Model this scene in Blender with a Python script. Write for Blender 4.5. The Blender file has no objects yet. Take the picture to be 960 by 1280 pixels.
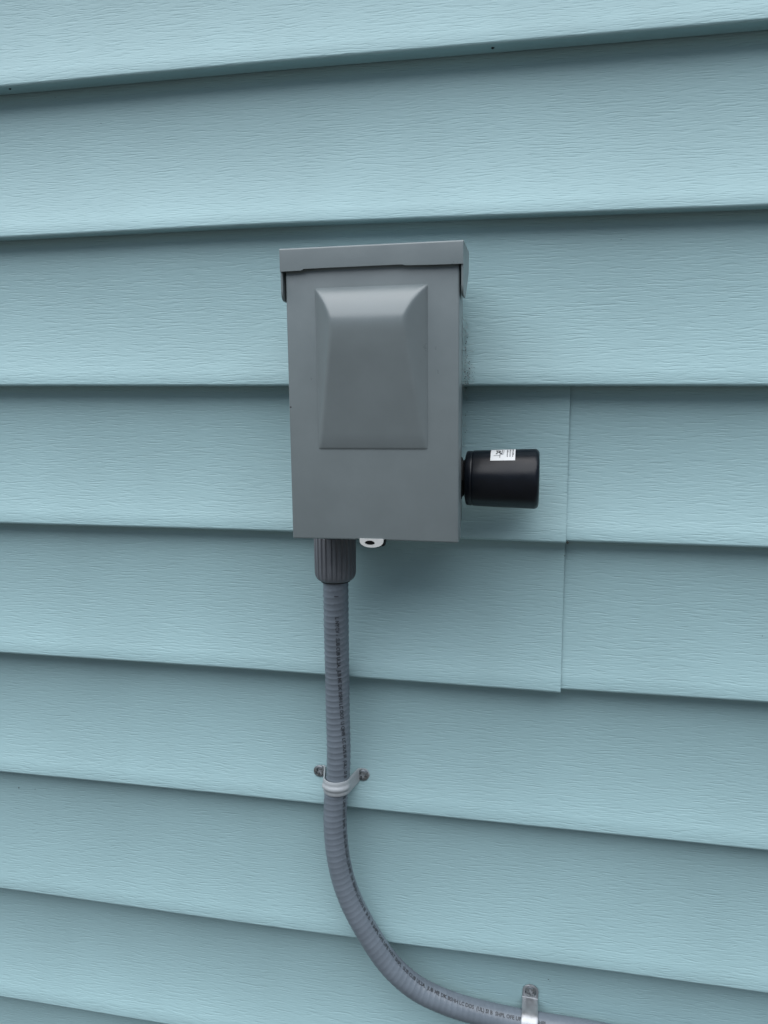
import bpy, bmesh, math, random
import numpy as np
from mathutils import Vector, Matrix

R = math.radians
sc = bpy.context.scene
col = sc.collection

# ---------------------------------------------------------------- camera
cd = bpy.data.cameras.new('camera')
cam = bpy.data.objects.new('camera', cd)
col.objects.link(cam)
cam.location = (0.0, -0.5684, -0.0075)
cam.rotation_euler = (R(90 - 8.68), 0, R(10.98))
cd.sensor_fit = 'VERTICAL'
cd.sensor_height = 36.0
cd.lens = 36.0 * 961.0 / 1280.0
cd.clip_start = 0.01
cd.clip_end = 1000
sc.camera = cam

# ---------------------------------------------------------------- sky and sun (overcast, light from high up on the left)
SUN_EL, SUN_VEC = 82.0, None
_az = R(232)                                   # clockwise from +Y; the wall faces -Y
SUN_VEC = Vector((math.sin(_az) * math.cos(R(SUN_EL)), math.cos(_az) * math.cos(R(SUN_EL)), math.sin(R(SUN_EL))))
w = bpy.data.worlds.new('World')
sc.world = w
w.use_nodes = True
nt = w.node_tree
bg = nt.nodes['Background']
sky = nt.nodes.new('ShaderNodeTexSky')
sky.sky_type = 'NISHITA'
sky.sun_disc = False
sky.sun_elevation = R(SUN_EL)
sky.sun_rotation = _az
sky.air_density = 1.0
sky.dust_density = 2.0
sky.ozone_density = 1.0
nt.links.new(sky.outputs['Color'], bg.inputs['Color'])
bg.inputs['Strength'].default_value = 0.05
sd = bpy.data.lights.new('sun', 'SUN')
sun = bpy.data.objects.new('sun', sd)
col.objects.link(sun)
sd.energy = 5.0
sd.angle = R(112)
sd.color = (0.96, 0.98, 1.0)
sun.rotation_euler = SUN_VEC.to_track_quat('Z', 'Y').to_euler()
sun.location = SUN_VEC * 5
sc.view_settings.view_transform = 'Standard'
sc.view_settings.look = 'None'
sc.view_settings.gamma = 1.0
sc.view_settings.use_curve_mapping = False
sc.view_settings.exposure = 0.65

# ---------------------------------------------------------------- helpers
def mat(name, base, rough=0.5, metal=0.0, spec=0.5):
    m = bpy.data.materials.new(name)
    m.use_nodes = True
    b = m.node_tree.nodes['Principled BSDF']
    b.inputs['Base Color'].default_value = (*base, 1)
    b.inputs['Roughness'].default_value = rough
    b.inputs['Metallic'].default_value = metal
    b.inputs['Specular IOR Level'].default_value = spec
    return m

def N(m, kind, **kw):
    n = m.node_tree.nodes.new(kind)
    for k, v in kw.items():
        setattr(n, k, v)
    return n

def LK(m, a, b):
    m.node_tree.links.new(a, b)

def ramp(m, src, stops):
    r = N(m, 'ShaderNodeValToRGB')
    e = r.color_ramp.elements
    while len(e) < len(stops):
        e.new(0.5)
    for el, (p, c) in zip(e, stops):
        el.position = p
        el.color = (*c, 1) if len(c) == 3 else c
    LK(m, src, r.inputs[0])
    return r.outputs[0]

def mottle(m, base, amt, scale, rough=None, rough_amt=0.0, bump=0.0, bump_scale=None, stretch=(1, 1, 1)):
    """slight uneven colour, gloss and relief over a plain finish"""
    b = m.node_tree.nodes['Principled BSDF']
    tc = N(m, 'ShaderNodeTexCoord')
    mp = N(m, 'ShaderNodeMapping')
    mp.inputs['Scale'].default_value = stretch
    LK(m, tc.outputs['Object'], mp.inputs[0])
    nz = N(m, 'ShaderNodeTexNoise')
    nz.inputs['Scale'].default_value = scale
    nz.inputs['Detail'].default_value = 6
    nz.inputs['Roughness'].default_value = 0.6
    LK(m, mp.outputs[0], nz.inputs['Vector'])
    lo = tuple(c * (1 - amt) for c in base)
    hi = tuple(c * (1 + amt) for c in base)
    LK(m, ramp(m, nz.outputs['Fac'], [(0.3, lo), (0.7, hi)]), b.inputs['Base Color'])
    if rough is not None:
        mr = N(m, 'ShaderNodeMapRange')
        mr.inputs['From Min'].default_value = 0.3
        mr.inputs['From Max'].default_value = 0.7
        mr.inputs['To Min'].default_value = rough - rough_amt
        mr.inputs['To Max'].default_value = rough + rough_amt
        LK(m, nz.outputs['Fac'], mr.inputs['Value'])
        LK(m, mr.outputs[0], b.inputs['Roughness'])
    if bump:
        n2 = N(m, 'ShaderNodeTexNoise')
        n2.inputs['Scale'].default_value = bump_scale or scale * 10
        n2.inputs['Detail'].default_value = 3
        LK(m, mp.outputs[0], n2.inputs['Vector'])
        bp = N(m, 'ShaderNodeBump')
        bp.inputs['Strength'].default_value = 1.0
        bp.inputs['Distance'].default_value = bump
        LK(m, n2.outputs['Fac'], bp.inputs['Height'])
        LK(m, bp.outputs[0], b.inputs['Normal'])
    return m

def obj(name, me, material, parent=None, smooth=True, angle=None):
    """link a mesh (bmesh or Mesh) as one object; its vertices are in the parent's space"""
    if isinstance(me, bmesh.types.BMesh):
        b = me
        bmesh.ops.recalc_face_normals(b, faces=b.faces)
        me = bpy.data.meshes.new(name)
        b.to_mesh(me)
        b.free()
    if smooth:
        me.polygons.foreach_set('use_smooth', [True] * len(me.polygons))
        if angle is not None:
            me.set_sharp_from_angle(angle=R(angle))
    me.materials.clear()
    me.materials.append(material)
    o = bpy.data.objects.new(name, me)
    col.objects.link(o)
    if parent:
        o.parent = parent
    return o

def thing(name, label, cat, loc=(0, 0, 0), rot=(0, 0, 0), group=None):
    o = bpy.data.objects.new(name, None)
    o.empty_display_size = 0.02
    col.objects.link(o)
    o.location = loc
    o.rotation_euler = rot
    o['label'] = label
    o['category'] = cat
    if group:
        o['group'] = group
    return o

def shift(bm, v):
    bmesh.ops.translate(bm, verts=bm.verts, vec=v)
    return bm

def prism(bm, pts, axis, a, b):
    """polygon extruded along an axis; pts are the two other coordinates in order"""
    def V(p, t):
        return {'x': (t, p[0], p[1]), 'y': (p[0], t, p[1]), 'z': (p[0], p[1], t)}[axis]
    va = [bm.verts.new(V(p, a)) for p in pts]
    vb = [bm.verts.new(V(p, b)) for p in pts]
    n = len(pts)
    fa = bm.faces.new(va)
    fb = bm.faces.new(vb[::-1])
    for i in range(n):
        bm.faces.new((va[i], vb[i], vb[(i + 1) % n], va[(i + 1) % n]))
    return va, vb

def lathe(bm, prof, axis, center, seg=40, rfun=None):
    """prof: (t along the axis, radius); closed at radius 0"""
    rings = []
    c = Vector(center)
    for t, r in prof:
        ring = []
        for i in range(seg):
            a = 2 * math.pi * i / seg
            rr = r * (rfun(a, t) if rfun else 1)
            u, v = rr * math.cos(a), rr * math.sin(a)
            p = {'x': (t, u, v), 'y': (u, t, v), 'z': (u, v, t)}[axis]
            ring.append(bm.verts.new(c + Vector(p)))
        rings.append(ring)
    for r0, r1 in zip(rings, rings[1:]):
        for i in range(seg):
            j = (i + 1) % seg
            bm.faces.new((r0[i], r0[j], r1[j], r1[i]))
    bm.faces.new(rings[0])
    bm.faces.new(rings[-1][::-1])
    return rings

def grid_mesh(name, P, flip=False):
    """P: array (n, m, 3) -> Mesh"""
    n, m = P.shape[:2]
    idx = np.arange(n * m).reshape(n, m)
    q = np.stack([idx[:-1, :-1], idx[:-1, 1:], idx[1:, 1:], idx[1:, :-1]], -1).reshape(-1, 4)
    if flip:
        q = q[:, ::-1]
    me = bpy.data.meshes.new(name)
    me.from_pydata(P.reshape(-1, 3).tolist(), [], q.tolist())
    return me

# ---------------------------------------------------------------- materials
def siding_material():
    base = (0.266, 0.404, 0.425)
    m = mat('vinyl_siding', base, 0.5, spec=0.4)
    b = m.node_tree.nodes['Principled BSDF']
    tc = N(m, 'ShaderNodeTexCoord')
    oi = N(m, 'ShaderNodeObjectInfo')
    wv = N(m, 'ShaderNodeMath', operation='MULTIPLY')
    wv.inputs[1].default_value = 37.0
    LK(m, oi.outputs['Random'], wv.inputs[0])
    # slow waver of the grain
    wp = N(m, 'ShaderNodeMapping')
    wp.inputs['Scale'].default_value = (26, 1, 70)
    LK(m, tc.outputs['Object'], wp.inputs[0])
    wn = N(m, 'ShaderNodeTexNoise', noise_dimensions='4D')
    wn.inputs['Scale'].default_value = 1.0
    wn.inputs['Detail'].default_value = 2
    LK(m, wp.outputs[0], wn.inputs['Vector'])
    LK(m, wv.outputs[0], wn.inputs['W'])
    sub = N(m, 'ShaderNodeMath', operation='SUBTRACT')
    sub.inputs[1].default_value = 0.5
    LK(m, wn.outputs['Fac'], sub.inputs[0])
    mul = N(m, 'ShaderNodeMath', operation='MULTIPLY')
    mul.inputs[1].default_value = 0.0042
    LK(m, sub.outputs[0], mul.inputs[0])
    cx = N(m, 'ShaderNodeCombineXYZ')
    LK(m, mul.outputs[0], cx.inputs['Z'])
    add = N(m, 'ShaderNodeVectorMath', operation='ADD')
    LK(m, tc.outputs['Object'], add.inputs[0])
    LK(m, cx.outputs[0], add.inputs[1])
    def grain(scale, detail, rough):
        mp = N(m, 'ShaderNodeMapping')
        mp.inputs['Scale'].default_value = scale
        LK(m, add.outputs[0], mp.inputs[0])
        n = N(m, 'ShaderNodeTexNoise', noise_dimensions='4D')
        n.inputs['Scale'].default_value = 1.0
        n.inputs['Detail'].default_value = detail
        n.inputs['Roughness'].default_value = rough
        LK(m, mp.outputs[0], n.inputs['Vector'])
        LK(m, wv.outputs[0], n.inputs['W'])
        return n.outputs['Fac']
    g1 = grain((90, 2, 840), 1.5, 0.55)
    g2 = grain((170, 2, 1300), 1.0, 0.5)
    r1 = ramp(m, g1, [(0.30, (0, 0, 0)), (0.46, (0.7, 0.7, 0.7)), (0.72, (1, 1, 1))])
    mx = N(m, 'ShaderNodeMath', operation='MULTIPLY_ADD')
    mx.inputs[1].default_value = 0.5
    LK(m, g2, mx.inputs[0])
    LK(m, r1, mx.inputs[2])
    bp = N(m, 'ShaderNodeBump')
    bp.inputs['Strength'].default_value = 1.0
    bp.inputs['Distance'].default_value = 0.00019
    LK(m, mx.outputs[0], bp.inputs['Height'])
    LK(m, bp.outputs[0], b.inputs['Normal'])
    # faint chalking of the colour
    cn = N(m, 'ShaderNodeTexNoise')
    cn.inputs['Scale'].default_value = 9.0
    cn.inputs['Detail'].default_value = 5
    LK(m, tc.outputs['Object'], cn.inputs['Vector'])
    c1 = ramp(m, cn.outputs['Fac'], [(0.25, tuple(c * 0.94 for c in base)), (0.75, tuple(c * 1.05 for c in base))])
    sm = N(m, 'ShaderNodeMapping')
    sm.inputs['Scale'].default_value = (60, 1, 5)
    LK(m, tc.outputs['Object'], sm.inputs[0])
    sn = N(m, 'ShaderNodeTexNoise', noise_dimensions='4D')
    sn.inputs['Scale'].default_value = 1.0
    sn.inputs['Detail'].default_value = 5
    LK(m, sm.outputs[0], sn.inputs['Vector'])
    LK(m, wv.outputs[0], sn.inputs['W'])
    c2 = ramp(m, sn.outputs['Fac'], [(0.30, (0.90, 0.905, 0.90)), (0.52, (1, 1, 1))])
    mm = N(m, 'ShaderNodeMix', data_type='RGBA', blend_type='MULTIPLY')
    mm.inputs[0].default_value = 0.18
    LK(m, c1, mm.inputs[6])
    LK(m, c2, mm.inputs[7])
    LK(m, mm.outputs[2], b.inputs['Base Color'])
    return m

M = {}
M['siding'] = siding_material()
M['sheathing'] = mottle(mat('sheathing', (0.25, 0.2, 0.14), 0.8), (0.25, 0.2, 0.14), 0.2, 20)
M['foundation'] = mottle(mat('foundation', (0.3, 0.29, 0.28), 0.9), (0.3, 0.29, 0.28), 0.15, 15, bump=0.001)
M['paint'] = mottle(mat('grey_enamel', (0.146, 0.173, 0.179), 0.32, spec=0.5), (0.146, 0.173, 0.179), 0.05, 38, 0.32, 0.05, 0.00003, 900)
M['fitting'] = mottle(mat('grey_nylon', (0.100, 0.108, 0.122), 0.5), (0.100, 0.108, 0.122), 0.08, 120, 0.5, 0.06, 0.00005, 1500)
M['conduit'] = mottle(mat('grey_pvc', (0.124, 0.150, 0.178), 0.42), (0.124, 0.150, 0.178), 0.10, 70, 0.42, 0.06)
M['ink'] = mottle(mat('black_ink', (0.03, 0.033, 0.04), 0.6), (0.03, 0.033, 0.04), 0.7, 260)
M['plastic'] = mottle(mat('pale_plastic', (0.30, 0.325, 0.34), 0.45), (0.30, 0.325, 0.34), 0.06, 150)
M['zinc'] = mottle(mat('zinc', (0.36, 0.375, 0.39), 0.42, 0.75), (0.36, 0.375, 0.39), 0.1, 200, 0.42, 0.08)
M['screw'] = mottle(mat('screw_steel', (0.25, 0.265, 0.275), 0.42, 0.85), (0.25, 0.265, 0.275), 0.12, 700, 0.30, 0.06)
M['black'] = mottle(mat('black_plastic', (0.003, 0.0045, 0.008), 0.38, spec=0.28), (0.003, 0.0045, 0.008), 0.2, 90, 0.32, 0.04, 0.00003, 1400)
M['rubber_and_shade'] = mat('black_rubber_and_shade', (0.006, 0.007, 0.008), 0.7)  # black parts, and the painted shade behind the hasp tab
M['paper'] = mat('white_sticker', (0.66, 0.67, 0.67), 0.45)
M['tab'] = mottle(mat('pale_tab', (0.47, 0.48, 0.47), 0.45), (0.47, 0.48, 0.47), 0.06, 300)
M['dirt'] = mat('dirt', (0.03, 0.034, 0.032), 0.9)
M['web'] = mat('web', (0.27, 0.29, 0.285), 0.9)

def ground_material():
    m = mat('bare_earth', (0.07, 0.068, 0.062), 0.9)
    return mottle(m, (0.07, 0.068, 0.062), 0.3, 40, bump=0.01, bump_scale=90)
M['ground'] = ground_material()

# ---------------------------------------------------------------- ground
GZ = -1.35
bm = bmesh.new()
S = 300
bm.faces.new([bm.verts.new(p) for p in ((-S, -S, GZ), (S, -S, GZ), (S, S, GZ), (-S, S, GZ))])
g = obj('ground', bm, M['ground'], smooth=False)
g['kind'] = 'structure'

# ---------------------------------------------------------------- the sided house wall
PITCH = 0.1143
# height of each lap's lower edge along the wall: slight sags and bows of real vinyl courses
LAP = {
    1: [(-0.412, 0.2272), (-0.204, 0.2285), (-0.110, 0.2285), (-0.011, 0.2283), (0.129, 0.2283)],
    2: [(-0.422, 0.1155), (-0.207, 0.1170), (-0.008, 0.1160), (0.137, 0.1148)],
    3: [(-0.432, -0.0006), (-0.210, -0.0011), (-0.005, -0.0014), (0.145, -0.0018)],
    4: [(-0.441, -0.1151), (-0.213, -0.1135), (-0.002, -0.1146), (0.152, -0.1140)],
    5: [(-0.451, -0.2295), (-0.216, -0.2284), (0.001, -0.2293), (0.160, -0.2284)],
    6: [(-0.461, -0.3421), (-0.219, -0.3415), (0.004, -0.3419), (0.168, -0.3418)],
    7: [(-0.471, -0.4583), (-0.222, -0.4595), (0.008, -0.4577), (0.176, -0.4580)],
    8: [(-0.480, -0.5710), (-0.318, -0.5705)],
}
def lap_depth(k):                 # how far the lip stands off the course below it
    return 0.0175 if k % 2 else 0.0145

def lap_z(k, x):
    pts = LAP.get(k)
    nom = -PITCH * (k - 3)
    if not pts:
        return nom + 0.0008 * math.sin(x * 2.1 + k * 1.7)
    xs = [p[0] for p in pts]
    zs = [p[1] for p in pts]
    def f(t):
        return float(np.interp(t, xs, zs))
    return 0.25 * f(x - 0.05) + 0.5 * f(x) + 0.25 * f(x + 0.05)

def lap_y(k, x):                  # gentle in-and-out waver of a lip
    return 0.0005 * math.sin(x * 5.3 + k * 2.4) + 0.0003 * math.sin(x * 13.0 + k)

def cup(s):                       # the vinyl face is slightly cupped: it flares out towards its lower edge
    return 1 - (1 - s) ** 2.8

def face_y(x, z):
    """depth of the siding surface at a point of the wall"""
    k = 3
    for kk in range(-20, 30):
        if lap_z(kk, x) <= z < lap_z(kk - 1, x):
            k = kk
            break
    zb, zt = lap_z(k, x), lap_z(k - 1, x)
    s = cup((z - zb) / (zt - zb))
    return lap_y(k, x) * (1 - s) + (lap_depth(k - 1) + lap_y(k - 1, x)) * s

def course_profile(k, x, dz=0.0, dy=0.0):
    zb = lap_z(k, x) + dz
    zt = lap_z(k - 1, x)
    y0 = lap_y(k, x) + dy
    Tt = lap_depth(k - 1) + lap_y(k - 1, x) + dy
    Tb = lap_depth(k) + lap_y(k, x) - 0.0022
    r = 0.0022
    out = [(Tb, zb + 0.0006), (Tb * 0.6, zb + 0.0003)]
    for i in range(7):
        a = R(-90 - 90 * i / 6)
        out.append((y0 + r + r * math.cos(a), zb + r + r * math.sin(a)))
    zf = zb + r
    for i in range(1, 13):
        s = i / 12
        out.append((y0 + (Tt - y0) * cup(s), zf + (zt - zf) * s))
    out.append((Tt + 0.0004, zt + 0.009))
    th = 0.0011
    inner = []
    for i, (yy, zz) in enumerate(out):
        if i < 2:
            inner.append((yy, zz + th))
        elif i < 9:
            a = R(-90 - 90 * (i - 2) / 6)
            inner.append((y0 + r + (r - th) * math.cos(a), zb + r + (r - th) * math.sin(a)))
        else:
            inner.append((yy + th, zz))
    return out + inner[::-1]

WALL_X0, WALL_X1 = -2.6, 2.4
wall = thing('house_wall', 'pale blue wood-grain clapboard siding wall carrying the grey box and conduit', 'wall', (0, 0, GZ))

def siding_board(k, x0, x1, dz0=0.0, dz1=0.0, dy=0.0, curl=0.0):
    xs = [x0]
    inner = [x for x in np.arange(-0.62, 0.42, 0.02) if x0 + 0.005 < x < x1 - 0.005]
    outer = [x for x in list(np.arange(-2.5, -0.62, 0.12)) + list(np.arange(0.44, 2.4, 0.12)) if x0 + 0.01 < x < x1 - 0.01]
    near = [SEAM - d for d in (0.004, 0.008, 0.012, 0.017) if x1 == SEAM]
    xs = [x0] + sorted(float(v) for v in inner + outer + near) + [x1]
    P = []
    for x in xs:
        t = (x - x0) / (x1 - x0)
        pr = course_profile(k, x, dz0 + (dz1 - dz0) * t, dy - curl * math.exp(-(x1 - x) / 0.014))
        P.append([(x, y, z - GZ) for y, z in pr])
    P = np.array(P)
    n, m = P.shape[:2]
    idx = np.arange(n * m).reshape(n, m)
    f = []
    for i in range(n - 1):
        for j in range(m):
            jj = (j + 1) % m
            f.append((idx[i, j], idx[i, jj], idx[i + 1, jj], idx[i + 1, j]))
    f.append(tuple(idx[0, ::-1]))
    f.append(tuple(idx[-1, :]))
    me = bpy.data.meshes.new('siding_board')
    me.from_pydata(P.reshape(-1, 3).tolist(), [], [tuple(int(a) for a in q) for q in f])
    b = bmesh.new()
    b.from_mesh(me)
    bpy.data.meshes.remove(me)
    return obj('siding_board', b, M['siding'], wall, True, 40)

SEAM = 0.0253
K_TOP, K_BOT = -8, 13
for k in range(K_TOP, K_BOT + 1):
    if k in (4, 5):
        siding_board(k, WALL_X0, SEAM, 0.0, -0.0005, -0.0013, 0.0017)
        siding_board(k, SEAM - 0.025, WALL_X1, 0.0013 if k == 5 else 0.0004, 0.0, 0.0005)
    else:
        siding_board(k, WALL_X0, WALL_X1)
zbot = lap_z(K_BOT, 0)
ztop = lap_z(K_TOP - 1, 0)
bm = bmesh.new()
prism(bm, [(0.026, GZ + 0.12 - GZ), (0.12, GZ + 0.12 - GZ), (0.12, ztop - GZ), (0.026, ztop - GZ)], 'x', WALL_X0, WALL_X1)
obj('sheathing', bm, M['sheathing'], wall, False)
bm = bmesh.new()
prism(bm, [(0.012, -0.02), (0.2, -0.02), (0.2, 0.1195), (0.012, 0.1195)], 'x', WALL_X0, WALL_X1)
obj('foundation', bm, M['foundation'], wall, False)

# ---------------------------------------------------------------- grey disconnect box
BX, BZ = -0.1025, -0.0155
box = thing('disconnect_box', 'grey painted steel electrical box with a hooded top and raised wedge on its cover', 'electrical box',
            (BX, 0.0, BZ), (0, R(-0.6), 0))
# enclosure behind the cover
bm = bmesh.new()
prism(bm, [(-0.0508, -0.0862), (0.0508, -0.0862), (0.0508, 0.0975), (-0.0508, 0.0975)], 'y', -0.0665, -0.0012)
bmesh.ops.bevel(bm, geom=list(bm.edges), offset=0.0012, segments=2, affect='EDGES', profile=0.5)
obj('enclosure', bm, M['paint'], box, True, 35)
# cover pan: outline with a notch for the hasp, rounded front edge
D = 0.080
cw, cb, ct = 0.0558, -0.0872, 0.0930
bm = bmesh.new()
outl = [(-cw, cb), (-0.0112, cb + 0.0002), (-0.0104, cb + 0.0019), (0.0072, cb + 0.0019), (0.0080, cb + 0.0002), (cw, cb - 0.0003), (cw, ct), (-cw, ct)]
va, vb = prism(bm, outl, 'y', -D, -D + 0.0165)
fe = [e for e in bm.edges if all(abs(v.co.y + D) < 1e-6 for v in e.verts)]
side_e = [e for e in bm.edges if abs(e.verts[0].co.y - e.verts[1].co.y) > 0.01 and abs(abs(e.verts[0].co.x) - cw) < 1e-5]
bmesh.ops.bevel(bm, geom=fe + side_e, offset=0.0011, segments=3, affect='EDGES', profile=0.5)
cover = obj('cover', bm, M['paint'], box, True, 35)
# stamped wedge on the cover
def smin(a, b, k):
    h = np.clip(0.5 + 0.5 * (b - a) / k, 0, 1)
    return b * (1 - h) + a * h - k * h * (1 - h)
bl, brr, bb, bt = -0.0366, 0.0364, -0.0274, 0.0757
nu, nv = 90, 120
U, V = np.meshgrid(np.linspace(bl, brr, nu), np.linspace(bb, bt, nv))
top = 0.0146 * (1 - np.clip((V - 0.045) / (bt - 0.045), 0, 1) ** 2.3) + 0.02 * np.clip(0.045 - V, 0, 1)
top = np.minimum(top, (bt - V) * 2.2)
main = 0.0012 + (V - bb) * (0.0150 - 0.0012) / (0.052 - bb)
bot = 0.0006 + (V - bb) * 0.42
lef = (U - bl) * 1.05
rig = (brr - U) * 1.05
h = smin(main, bot, 0.0022)
h = smin(h, top, 0.0034)
h = smin(h, lef, 0.0019)
h = smin(h, rig, 0.0019)
h = np.maximum(h, 0)
h[0, :] = -0.0004
h[-1, :] = h[:, 0] = h[:, -1] = -0.0004
bul = obj('raised_wedge', grid_mesh('raised_wedge', np.stack([U, -D - h, V], -1)), M['paint'], cover, True, 60)
bul['label'] = 'tapering wedge stamped out of the grey cover'
# hood: top plate, front strip with a slightly uneven lower edge, two side flaps
hx, hb, ht = 0.0583, 0.0862, 0.1002
HF = -0.0832
bm = bmesh.new()
fr = [(-hx, hb - 0.0002), (-0.0445, hb), (-0.0425, hb + 0.0009), (-0.0300, hb + 0.0010), (0.0205, hb + 0.0011), (0.0225, hb + 0.0005), (0.0400, hb + 0.0001), (hx, hb), (hx, ht), (-hx, ht)]
prism(bm, fr, 'y', HF, HF + 0.0012)
bmesh.ops.bevel(bm, geom=[e for e in bm.edges if all(v.co.z > ht - 1e-5 and v.co.y < HF + 1e-5 for v in e.verts)], offset=0.00115, segments=4, affect='EDGES', profile=0.5)
b2 = bmesh.new()
prism(b2, [(-hx, HF + 0.00125), (hx, HF + 0.00125), (hx, -0.0425), (0.050, -0.0025), (-0.050, -0.0025), (-hx, -0.0425)], 'z', ht - 0.0012, ht)
for s in (-1, 1):
    flap = [(HF + 0.00125, ht - 0.00125), (HF + 0.00125, 0.0735)]
    for i in range(7):
        a = R(180 + 90 * i / 6)
        flap.append((HF + 0.00125 + 0.0055 + 0.0055 * math.cos(a), 0.0735 + 0.0055 * math.sin(a)))
    flap += [(-0.0660, 0.0680), (-0.0440, 0.0850), (-0.0425, 0.0880), (-0.0425, ht - 0.00125)]
    prism(b2, flap, 'x', s * hx, s * (hx - 0.0012))
bmesh.ops.recalc_face_normals(b2, faces=b2.faces)
tmp = bpy.data.meshes.new('tmp')
b2.to_mesh(tmp)
b2.free()
bm.from_mesh(tmp)
bpy.data.meshes.remove(tmp)
obj('hood', bm, M['paint'], box, True, 35)
# hasp tab through the notch
bm = bmesh.new()
tw, t0, tbm = 0.0080, -0.0860, -0.0919
outer = [(-tw, t0)] + [(-tw * math.cos(R(a)), -0.0874 + (tbm + 0.0874) * math.sin(R(a)) ** 0.9) for a in np.linspace(2, 178, 21)] + [(tw, t0)]
hole = [(-0.0012 + 0.0034 * math.cos(R(a)), -0.0888 + 0.0016 * math.sin(R(a))) for a in np.linspace(0, 342, 20)]
def ring_plate(bm, outer, hole, y0, y1):
    for yy in (y0, y1):
        vo = [bm.verts.new((x, yy, z)) for x, z in outer]
        vh = [bm.verts.new((x, yy, z)) for x, z in hole]
        ed = [bm.edges.new((vo[i], vo[(i + 1) % len(vo)])) for i in range(len(vo))]
        ed += [bm.edges.new((vh[i], vh[(i + 1) % len(vh)])) for i in range(len(vh))]
        bmesh.ops.triangle_fill(bm, use_beauty=True, edges=ed)
        if yy == y0:
            a0, a1 = vo, vh
        else:
            for p, q in ((a0, vo), (a1, vh)):
                for i in range(len(p)):
                    j = (i + 1) % len(p)
                    bm.faces.new((p[i], p[j], q[j], q[i]))
ring_plate(bm, outer, hole, -0.0806, -0.0788)
shift(bm, (-0.0015, 0, 0))
tab = obj('hasp_tab', bm, M['tab'], box, True, 30)
tab['label'] = 'pale rounded hasp tab with an oval hole under the cover'
bm = bmesh.new()
prism(bm, [(-0.0100, -0.0855), (0.0075, -0.0855), (0.0060, -0.0915), (-0.0085, -0.0915)], 'y', -0.0770, -0.0700)  # black block standing in for shade inside the hasp notch and hole
obj('hasp_slot_shade', bm, M['rubber_and_shade'], box, False)
# small rust chip on the left edge of the cover
bm = bmesh.new()
bmesh.ops.create_icosphere(bm, subdivisions=1, radius=0.0006)
bmesh.ops.scale(bm, verts=bm.verts, vec=(1, 0.15, 1))
shift(bm, (-0.0546, -D - 0.00002, 0.0005))
obj('paint_chip', bm, M['dirt'], cover)

# ---------------------------------------------------------------- surge protector on the box's right side
AZ, AY = -0.0655, -0.0255
spd = thing('surge_protector', 'short black plastic cylinder with a white sticker on right side of grey box', 'surge protector',
            (0, AY, AZ), (0, R(-0.5), 0))
bm = bmesh.new()
x0, x1 = -0.0462, 0.0046
prof = [(x0, 0.0), (x0, 0.0165), (x0 + 0.0006, 0.0186), (x0 + 0.0014, 0.0192), (x0 + 0.0040, 0.0194), (x0 + 0.0044, 0.0191), (x0 + 0.0050, 0.0191), (x0 + 0.0054, 0.0195)]
for i in range(8):
    t = i / 7
    prof.append((x0 + 0.006 + (x1 - 0.0035 - x0 - 0.006) * t, 0.0196 + 0.0014 * t))
for i in range(1, 7):
    a = R(90 - 90 * i / 6)
    prof.append((x1 - 0.0035 + 0.0035 * math.cos(a), 0.0210 - 0.0035 + 0.0035 * math.sin(a)))
prof += [(x1 + 0.0002, 0.009), (x1 + 0.0002, 0.0)]
prof = [(t, max(r, 1e-5)) for t, r in prof]
lathe(bm, prof, 'x', (0, 0, 0), 64)
obj('housing', bm, M['black'], spd, True, 40)
bm = bmesh.new()
lathe(bm, [(-0.0520, 0.0150), (-0.0492, 0.0150), (-0.0490, 0.0105), (-0.0460, 0.0105)], 'x', (0, 0, 0), 32)
obj('threaded_neck', bm, M['rubber_and_shade'], spd, True, 30)
bm = bmesh.new()
lathe(bm, [(-0.0505, 0.0135), (-0.0500, 0.0142), (-0.0478, 0.0142), (-0.0472, 0.0135)], 'x', (0, 0, 0), 6)
obj('lock_nut', bm, M['rubber_and_shade'], spd, False)
# wrapped sticker: angle measured from the front (-Y) upwards
def spd_r(x):
    return 0.0196 + 0.0014 * min(max((x - x0 - 0.006) / (x1 - 0.0035 - x0 - 0.006), 0), 1)
def on_spd(x, ang, off):
    r = spd_r(x) + off
    return (x, -r * math.cos(ang), r * math.sin(ang))
SX0, SX1, SA0, SA1 = -0.0285, -0.0118, R(43), R(84)
P = np.array([[on_spd(SX0 + (SX1 - SX0) * i / 8, SA0 + (SA1 - SA0) * j / 14, 0.00016) for j in range(15)] for i in range(9)])
st = obj('sticker', grid_mesh('sticker', P), M['paper'], spd, True)
st['label'] = 'small white printed sticker wrapped over the top'
# sticker print: bold mark, rules and rows of fine type
def spd_bar(bm, u0, u1, a0, a1):
    n = 4
    rows = [[bm.verts.new(on_spd(SX0 + u * (SX1 - SX0), SA0 + (SA1 - SA0) * (a0 + (a1 - a0) * j / n), 0.00026)) for j in range(n + 1)] for u in (u0, u1)]
    for j in range(n):
        bm.faces.new((rows[0][j], rows[0][j + 1], rows[1][j + 1], rows[1][j]))

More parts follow.
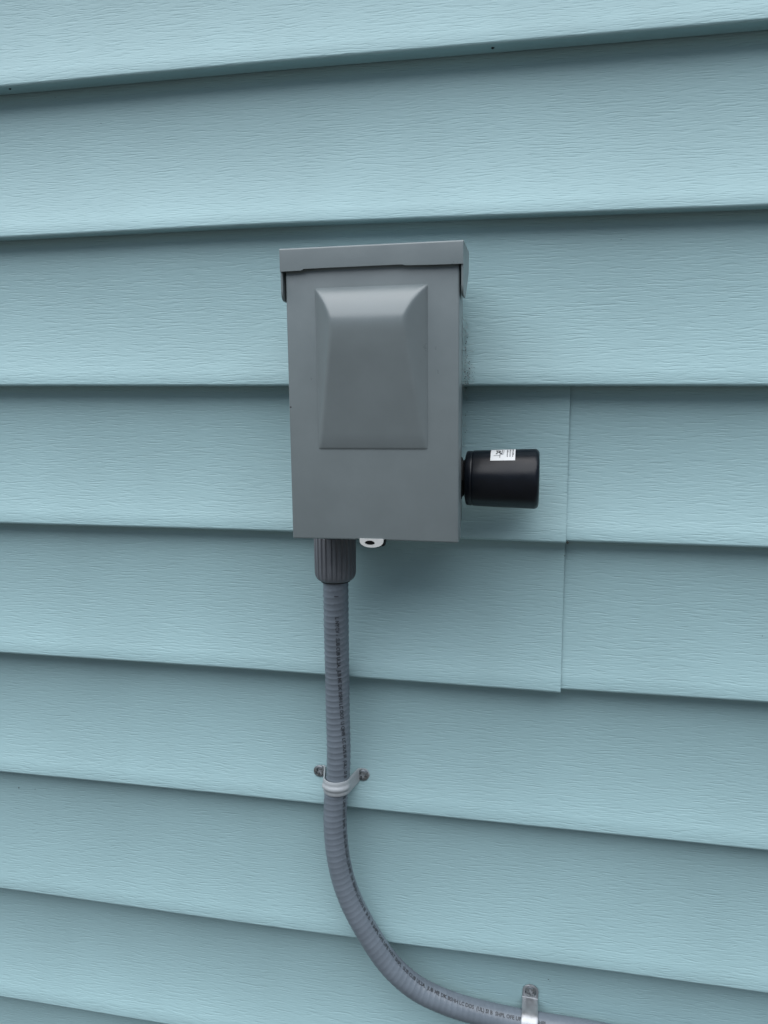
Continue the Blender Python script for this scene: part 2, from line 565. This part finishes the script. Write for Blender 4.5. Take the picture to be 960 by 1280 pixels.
def text_mesh(body, size, flat=True, bold=False):
    cu = bpy.data.curves.new('txt', 'FONT')
    cu.body = body
    cu.size = size
    cu.align_x = 'LEFT'
    cu.offset = 0.02 * size if bold else 0.0
    cu.resolution_u = 2
    to = bpy.data.objects.new('txt', cu)
    col.objects.link(to)
    dg = bpy.context.evaluated_depsgraph_get()
    me = bpy.data.meshes.new_from_object(to.evaluated_get(dg))
    bpy.data.objects.remove(to)
    bpy.data.curves.remove(cu)
    return me
bm = bmesh.new()
def spd_text(body, size, u, a, rot=False, bold=False):
    me = text_mesh(body, size, bold=bold)
    dA = 1.0 / (0.0203)
    vs = []
    for v in me.vertices:
        tx, ty = (v.co.x, v.co.y) if not rot else (-v.co.y, v.co.x)
        vs.append(bm.verts.new(on_spd(SX0 + u * (SX1 - SX0) + tx, SA0 + a * (SA1 - SA0) + ty * dA, 0.00028)))
    for p in me.polygons:
        try:
            bm.faces.new([vs[i] for i in p.vertices])
        except ValueError:
            pass
    bpy.data.meshes.remove(me)
spd_text('R', 0.0080, 0.18, 0.44, bold=True)
spd_bar(bm, 0.445, 0.475, 0.46, 0.86)
spd_bar(bm, 0.52, 0.54, 0.46, 0.86)
spd_bar(bm, 0.12, 0.40, 0.31, 0.335)
spd_bar(bm, 0.38, 0.52, 0.385, 0.405)
spd_bar(bm, 0.37, 0.392, 0.16, 0.42)
random.seed(9)
for u in (0.66, 0.77, 0.88):                       # rows of type too fine to read
    a = 0.22
    while a < 0.9:
        da = random.uniform(0.02, 0.06)
        spd_bar(bm, u, u + random.uniform(0.035, 0.06), a, a + da)
        a += da + random.uniform(0.015, 0.04)
obj('sticker_print', bm, M['ink'], st, False)

# ---------------------------------------------------------------- conduit connector under the box
CX, CY = -0.1415, -0.028
con = thing('conduit_connector', 'dark grey ribbed plastic connector nut under the box, gripping the conduit', 'conduit fitting', (CX, CY, -0.1465), (0, R(-0.4), 0))
def rib(a, t):
    if 0.0065 < t < 0.036:
        c = (a / (2 * math.pi) * 25) % 1.0
        return 1.0 - (0.05 if c < 0.17 else 0.0)
    return 1.0
bm = bmesh.new()
prof = [(0.0030, 0.0095), (0.0030, 0.0114), (0.0036, 0.0127), (0.0048, 0.0139), (0.0066, 0.0148), (0.0090, 0.0153), (0.0355, 0.0155), (0.0362, 0.0150), (0.0368, 0.0138), (0.0440, 0.0138), (0.0440, 0.0095)]
lathe(bm, prof, 'z', (0, 0, 0), 150, rib)
obj('ribbed_nut', bm, M['fitting'], con, True, 40)
bm = bmesh.new()
lathe(bm, [(0.0020, 0.0100), (0.0020, 0.0108), (0.0060, 0.0108), (0.0060, 0.0100)], 'z', (0, 0, 0), 40)
obj('sealing_ring', bm, M['rubber_and_shade'], con, True, 40)

# ---------------------------------------------------------------- flexible conduit
CR = 0.0094
ctrl = [(-0.1415, -0.0280, -0.115), (-0.1415, -0.0280, -0.135), (-0.1416, -0.0274, -0.150), (-0.1424, -0.0240, -0.172), (-0.1437, -0.0185, -0.198),
        (-0.1446, -0.0140, -0.222), (-0.1452, -0.0115, -0.2478), (-0.1450, -0.0100, -0.2875), (-0.1458, -0.0098, -0.3080), (-0.1474, -0.0100, -0.3224),
        (-0.1485, -0.0105, -0.3495), (-0.1452, -0.0108, -0.3842), (-0.1374, -0.0108, -0.4123), (-0.1222, -0.0106, -0.4425), (-0.1036, -0.0103, -0.4696),
        (-0.0825, -0.0088, -0.4884), (-0.0583, -0.0060, -0.5002), (-0.0361, -0.0030, -0.5072), (0.0030, 0.0000, -0.5133), (0.0530, 0.0008, -0.5150),
        (0.1200, 0.0000, -0.5170), (0.2000, -0.0010, -0.5180), (0.4000, -0.0010, -0.5190), (0.9000, -0.0010, -0.5200), (1.6000, -0.0010, -0.5200)]
C = [Vector(c) for c in ctrl]
def catmull(P, n=14):
    out = []
    Q = [P[0] * 2 - P[1]] + P + [P[-1] * 2 - P[-2]]
    for i in range(1, len(Q) - 2):
        p0, p1, p2, p3 = Q[i - 1], Q[i], Q[i + 1], Q[i + 2]
        d0, d1, d2 = (p1 - p0).length ** 0.5, (p2 - p1).length ** 0.5, (p3 - p2).length ** 0.5
        m1 = (p2 - p1) + d1 * ((p1 - p0) / d0 - (p2 - p0) / (d0 + d1))
        m2 = (p2 - p1) + d1 * ((p3 - p2) / d2 - (p3 - p1) / (d1 + d2))
        for j in range(n):
            t = j / n
            out.append((2 * t ** 3 - 3 * t ** 2 + 1) * p1 + (t ** 3 - 2 * t ** 2 + t) * m1 + (-2 * t ** 3 + 3 * t ** 2) * p2 + (t ** 3 - t ** 2) * m2)
    out.append(P[-1])
    return out
dense = np.array([tuple(v) for v in catmull(C)])
for _ in range(6):                                   # even out the bend
    dense[1:-1] = 0.25 * dense[:-2] + 0.5 * dense[1:-1] + 0.25 * dense[2:]
seg = np.linalg.norm(np.diff(dense, axis=0), axis=1)
arc = np.concatenate([[0], np.cumsum(seg)])
LEN = arc[-1]
def path(s):
    return Vector([float(np.interp(s, arc, dense[:, i])) for i in range(3)])
def frame(s):
    e = 0.004
    t = (path(min(s + e, LEN)) - path(max(s - e, 0))).normalized()
    n = Vector((0, -1, 0))
    n = (n - t * n.dot(t)).normalized()
    b = n.cross(t)
    return path(s), t, n, b
conduit = thing('flexible_conduit', 'grey flexible ringed conduit curving from under the box down and away right', 'conduit', (0, 0, 0))
RP = 0.0049
def ring_h(s):
    ph = (s / RP) % 1.0
    amp = 0.00025 * (1.0 if s < 0.16 else max(0.5, 1.0 - (s - 0.16) / 0.25))
    return amp * (math.cos(2 * math.pi * ph) * 0.6 + 0.4 * math.cos(4 * math.pi * ph))
P = []
s = 0.0
NS = int(LEN / RP * 7)
for i in range(NS + 1):
    s = LEN * i / NS
    c, t, n, b = frame(s)
    ring = []
    for j in range(33):
        a = 2 * math.pi * j / 32
        rr = CR + ring_h(s + 0.0004 * math.sin(a) + RP * a / (2 * math.pi))
        ring.append(tuple(c + (n * math.cos(a) + b * math.sin(a)) * rr))
    P.append(ring)
P = np.array(P)
nn, mm = P.shape[0], 32
idx = np.arange(nn * mm).reshape(nn, mm)
faces = []
for i in range(nn - 1):
    for j in range(mm):
        faces.append((int(idx[i, j]), int(idx[i, (j + 1) % mm]), int(idx[i + 1, (j + 1) % mm]), int(idx[i + 1, j])))
faces.append(tuple(int(v) for v in idx[-1]))
me = bpy.data.meshes.new('jacket')
me.from_pydata(P[:, :32].reshape(-1, 3).tolist(), [], faces)
b = bmesh.new()
b.from_mesh(me)
bpy.data.meshes.remove(me)
obj('jacket', b, M['conduit'], conduit, True)
# printed line along the jacket
def phi(s):
    return float(np.interp(s, [0.03, 0.05, 0.10, 0.13, 0.17, 0.21, 0.26, 0.36, 0.40, 0.46, 0.52, 0.8], [R(16), R(18), R(24), R(31), R(44), R(58), R(70), R(76), R(68), R(54), R(50), R(50)]))
bm = bmesh.new()
def print_line(body, s0, size):
    me = text_mesh(body, size, bold=True)
    b0 = bmesh.new()
    b0.from_mesh(me)
    bmesh.ops.subdivide_edges(b0, edges=[e for e in b0.edges if e.calc_length() > size * 0.35], cuts=1)
    vs = {}
    for v in b0.verts:
        s = s0 + v.co.x
        if s > LEN - 0.01:
            s = LEN - 0.01
        c, t, n, bb_ = frame(s)
        a = phi(s) + (v.co.y - size * 0.35) / CR
        vs[v.index] = bm.verts.new(c + (n * math.cos(a) + bb_ * math.sin(a)) * (CR + 0.00034))
    for f in b0.faces:
        try:
            bm.faces.new([vs[v.index] for v in f.verts])
        except ValueError:
            pass
    b0.free()
    bpy.data.meshes.remove(me)
print_line('I', 0.0375, 0.0042)
print_line('L NYCV -  SUB CUB UL2A.  JUB ME DK BSHH LC DOS  LI QNB  LC DUS III  (UL)  SI B  SHPL OFE UPE WRT SHPL  SUB CUB UL2A. JUB ME  DK BSHH LC DOS III  SI B-  B SHPL OFE UPE WRT SHPL  SUB CUB UL2A.  JUB ME DK BSHH LC DOS  (UL) SI B  SHPL OFE UPE WRT SHPL', 0.0540, 0.0038)
obj('printed_line', bm, M['ink'], conduit, False)

# ---------------------------------------------------------------- screws and straps
def screw_mesh(rad, height, ang, depth):
    """Phillips pan head looking towards -Y"""
    nr, na = 15, 48
    P = np.zeros((nr + 1, na + 1, 3))
    for i in range(nr + 1):
        r = rad * i / nr
        for j in range(na + 1):
            a = 2 * math.pi * j / na
            x, z = r * math.cos(a), r * math.sin(a)
            hgt = height * (1 - (r / rad) ** 3 * 0.7)
            xr = x * math.cos(ang) + z * math.sin(ang)
            zr = -x * math.sin(ang) + z * math.cos(ang)
            wd = rad * 0.20
            if (abs(xr) < wd or abs(zr) < wd) and r < rad * 0.66:
                hgt -= depth
            P[i, j] = (x, -hgt, z)
    rim = P[-1:].copy()
    rim[..., 1] = 0.0006
    P = np.concatenate([P, rim])
    me = grid_mesh('screw', P)
    b = bmesh.new()
    b.from_mesh(me)
    bmesh.ops.remove_doubles(b, verts=b.verts, dist=1e-7)
    bpy.data.meshes.remove(me)
    return b

def sweep_strap(pathpts, widths, rib_h, th, wdir, pathmap):
    """flat strap swept along 2-D points; cross-section spans the width with a raised rib; closed shell"""
    pts = np.array(pathpts)
    d = np.gradient(pts, axis=0)
    d /= np.linalg.norm(d, axis=1)[:, None]
    nrm = np.stack([-d[:, 1], d[:, 0]], -1)
    W = np.linspace(-1, 1, 15)
    outer, inner = [], []
    for p, n, wv, rh in zip(pts, nrm, widths, rib_h):
        ro, ri = [], []
        for q in W:
            e = 0.35 * th * max(0, (abs(q) - 0.72) / 0.28) ** 2
            hgt = th - e + rh * math.exp(-((q * wv) / 0.0018) ** 4)
            ro.append(pathmap(p + n * hgt, q * wv))
            ri.append(pathmap(p + n * 0.0, q * wv))
        outer.append(ro)
        inner.append(ri[::-1])
    A = np.concatenate([np.array(outer), np.array(inner)], axis=1)
    n, m = A.shape[:2]
    idx = np.arange(n * m).reshape(n, m)
    f = []
    for i in range(n - 1):
        for j in range(m):
            jj = (j + 1) % m
            f.append((int(idx[i, j]), int(idx[i, jj]), int(idx[i + 1, jj]), int(idx[i + 1, j])))
    f.append(tuple(int(v) for v in idx[0, ::-1]))
    f.append(tuple(int(v) for v in idx[-1]))
    me = bpy.data.meshes.new('band')
    me.from_pydata(A.reshape(-1, 3).tolist(), [], f)
    b = bmesh.new()
    b.from_mesh(me)
    bpy.data.meshes.remove(me)
    return b

def strap_path(xl, xr, yf, R_, cy, el, er, n=40, straight=False):
    """(u, v): u across the conduit, v towards the viewer; feet at v = yf"""
    pts = [(-xl - el * (1 - i / 8), yf) for i in range(9)]
    th0 = R(12)
    pts += [(-xl + (xl - R_ - 0.0016) * t, yf) for t in (0.3, 0.6)]
    f = 0.0016
    # leg up to the ring, smoothly, then round over, then down
    for i in range(n + 1):
        a = math.pi - (math.pi) * i / n
        pts.append((R_ * math.cos(a), cy + R_ * math.sin(a)))
    if straight:
        pts += [(R_ + 0.0001, yf + 0.0005)]
    pts += [(R_ + 0.0016 + (xr - R_ - 0.0016) * t, yf) for t in (0.4, 0.7)]
    pts += [(xr + er * i / 8, yf) for i in range(9)]
    # resample evenly and soften the inside corners
    P = np.array(pts)
    L = np.concatenate([[0], np.cumsum(np.linalg.norm(np.diff(P, axis=0), axis=1))])
    S = np.linspace(0, L[-1], 110)
    Q = np.stack([np.interp(S, L, P[:, 0]), np.interp(S, L, P[:, 1])], -1)
    for _ in range(4):
        Q[1:-1] = 0.25 * Q[:-2] + 0.5 * Q[1:-1] + 0.25 * Q[2:]
    return Q

# --- upper strap: pale plastic, two screws
sz = -0.3155
c0, t0_, n0, b0_ = frame(float(arc[np.argmin(np.abs(dense[:, 2] - sz))]))
yw = face_y(c0.x, sz)
st1 = thing('conduit_strap', 'pale grey plastic saddle strap with two screws on the vertical run of conduit', 'conduit strap', (c0.x, yw, sz), (0, R(-1.0), 0))
cyv = yw - c0.y
Q = strap_path(0.0192, 0.0172, 0.0004, CR + 0.0006, cyv, 0.0046, 0.0056)
Q[:, 0] *= 1.0
Wd = []
for q in Q:
    e = min(q[0] - Q[0, 0], Q[-1, 0] - q[0])
    rr = 0.0056
    base = 0.0058 if abs(q[0]) < CR + 0.004 else 0.0052
    wv = base if e > rr else max(0.0006, math.sqrt(max(0, rr * rr - (rr - e) ** 2)))
    Wd.append(min(base, wv))
Wd = np.array(Wd)
for _ in range(3):
    Wd[1:-1] = 0.25 * Wd[:-2] + 0.5 * Wd[1:-1] + 0.25 * Wd[2:]
ribh = [0.0013 * min(1, max(0, (q[1] - cyv - 0.001) / 0.004)) for q in Q]
bm = sweep_strap(Q, Wd, ribh, 0.0013, None, lambda p, wv: (p[0], -p[1], wv))
obj('band', bm, M['plastic'], st1, True, 50)
for i, (sx, an, szz) in enumerate(((-0.0192, 0.5, 0.0006), (0.0172, 0.2, 0.0))):
    b = screw_mesh(0.0050, 0.0015, an, 0.0019)
    shift(b, (sx, -0.0021, szz))
    obj('screw', b, M['screw'], st1, True, 50)

# --- lower strap: bright metal, over the run that leaves to the right
s2 = float(arc[np.argmin(np.abs(dense[:, 0] - 0.0105))])
c2, t2, n2, b2_ = frame(s2)
yw2 = face_y(0.0105, -0.497)
st2 = thing('pipe_strap', 'shiny zinc strap with one visible screw over the conduit leaving to the right', 'pipe strap', (c2.x, yw2, c2.z), (0, R(3.0), 0))
cyv = yw2 - c2.y
Q = strap_path(0.0185, 0.0166, 0.0006, CR + 0.0006, cyv, 0.0060, 0.0062, straight=True)
Wd = []
for q in Q:
    e = min(q[0] - Q[0, 0], Q[-1, 0] - q[0])
    rr = 0.0066
    Wd.append(0.0064 if e > rr else max(0.0006, min(0.0064, math.sqrt(max(0, rr * rr - (rr - e) ** 2)))))
bm = sweep_strap(Q, Wd, [-0.0002] * len(Q), 0.0012, None, lambda p, wv: (-wv, -p[1], p[0]))
obj('band', bm, M['zinc'], st2, True, 50)
for szz, an in ((0.0168, 0.35), (-0.0188, 0.8)):
    b = screw_mesh(0.0047, 0.0015, an, 0.0019)
    shift(b, (0, -0.0018, szz))
    obj('screw', b, M['screw'], st2, True, 50)

# ---------------------------------------------------------------- cobweb dirt at the box's right edge, specks on the siding
random.seed(4)
def speck(bm, x, y, z, r, flat=0.6):
    o6 = [(1, 0, 0), (-1, 0, 0), (0, 0, 1), (0, 0, -1), (0, -1, 0), (0, 1, 0)]
    k = [r * random.uniform(0.6, 1.3) for _ in range(3)]
    vs = [bm.verts.new((x + a * k[0], y + b * k[1] * flat, z + c * k[2])) for a, b, c in o6]
    for i, j, l in ((0, 2, 4), (2, 1, 4), (1, 3, 4), (3, 0, 4), (2, 0, 5), (1, 2, 5), (3, 1, 5), (0, 3, 5)):
        bm.faces.new((vs[i], vs[j], vs[l]))
bm = bmesh.new()
for _ in range(130):
    z = random.choice((random.gauss(0.0110, 0.008), random.gauss(0.004, 0.003), random.uniform(-0.046, 0.05)))
    spread = 0.0015 + 0.0075 * math.exp(-((z - 0.008) / 0.008) ** 2)
    x = -0.0512 + abs(random.gauss(0, 0.5)) * spread
    speck(bm, x, face_y(x, z) - random.uniform(0.0002, 0.004), z, random.uniform(0.00012, 0.00042))
for _ in range(150):                               # pale fluff caught in the web
    z = random.gauss(0.010, 0.010)
    x = -0.0512 + abs(random.gauss(0, 0.5)) * (0.002 + 0.006 * math.exp(-((z - 0.008) / 0.009) ** 2))
    speck(bm, x, face_y(x, z) - random.uniform(0.0005, 0.006), z, random.uniform(0.0001, 0.00028))
def strand(bm, p, q, r, sag):
    n = 6
    prev = None
    for i in range(n + 1):
        t = i / n
        c = Vector(p).lerp(Vector(q), t) + Vector((0, 0, -sag * math.sin(math.pi * t)))
        ring = [bm.verts.new(c + Vector((r * math.cos(a), 0, r * math.sin(a)))) for a in (0.5, 2.6, 4.7)]
        if prev:
            for j in range(3):
                bm.faces.new((prev[j], prev[(j + 1) % 3], ring[(j + 1) % 3], ring[j]))
        prev = ring
for _ in range(44):
    z0 = random.choice((random.uniform(-0.002, 0.025), random.uniform(-0.045, -0.02), random.uniform(0.02, 0.05)))
    z1 = z0 + random.uniform(-0.012, 0.006)
    xx = -0.0512 + random.uniform(0.001, 0.008) * (1.0 if 0 < z0 < 0.03 else 0.45)
    strand(bm, (-0.0515, random.uniform(-0.03, -0.006), z0), (xx, face_y(xx, z1) - 0.0003, z1), random.uniform(0.00005, 0.00011), random.uniform(0, 0.002))
wb = obj('cobweb_dirt', bm, M['dirt'], smooth=False)
wb.data.materials.append(M['web'])
NF = 130 * 8
for i, p in enumerate(wb.data.polygons):
    if i >= NF:
        p.material_index = 1
wb['kind'] = 'stuff'
wb['label'] = 'dark specks of cobweb dirt along the right edge of the box'
wb['category'] = 'dirt'
bm = bmesh.new()
for x, z, r in ((-0.4537, -0.3635, 0.0010), (-0.1088, -0.1993, 0.0006), (0.0110, -0.4633, 0.0008),
                (-0.3429, -0.4507, 0.0006), (0.0249, -0.4852, 0.0006), (0.0262, -0.4866, 0.0005), (-0.30, 0.16, 0.0004), (-0.33, -0.56, 0.0004), (-0.0415, -0.052, 0.0004), (-0.157, -0.318, 0.0004)):
    speck(bm, x, face_y(x, z) - 0.0002, z, r, 0.35)
for _ in range(34):
    x, z = random.uniform(-0.48, 0.2), random.uniform(-0.56, 0.27)
    speck(bm, x, face_y(x, z) - 0.0001, z, random.uniform(0.00015, 0.0004), 0.35)
speck(bm, 0.0266, -0.0006, -0.1143, 0.0012, 0.5)  # no dirt: dark blob painting the shaded hole at the seam corner
speck(bm, 0.0252, face_y(0.025, -0.1268) - 0.003, -0.1268, 0.0007, 0.5)
for x, yb in ((-0.4067, 0.004), (-0.0353, 0.006)):
    speck(bm, x, yb, lap_z(1, x) - 0.0003, 0.0012, 1.0)
for x in (-0.1056, -0.1133):
    for i in range(7):
        z = -0.2185 - 0.0011 * i
        speck(bm, x + 0.0001 * math.sin(i * 3), face_y(x, z) - 0.00005, z, 0.00022, 0.4)
sp = obj('dirt_and_notch_specks', bm, M['dirt'], smooth=False)
sp['kind'] = 'stuff'
sp['label'] = 'small dark dirt specks over the blue siding, one standing in for a shaded seam notch'
sp['category'] = 'dirt'
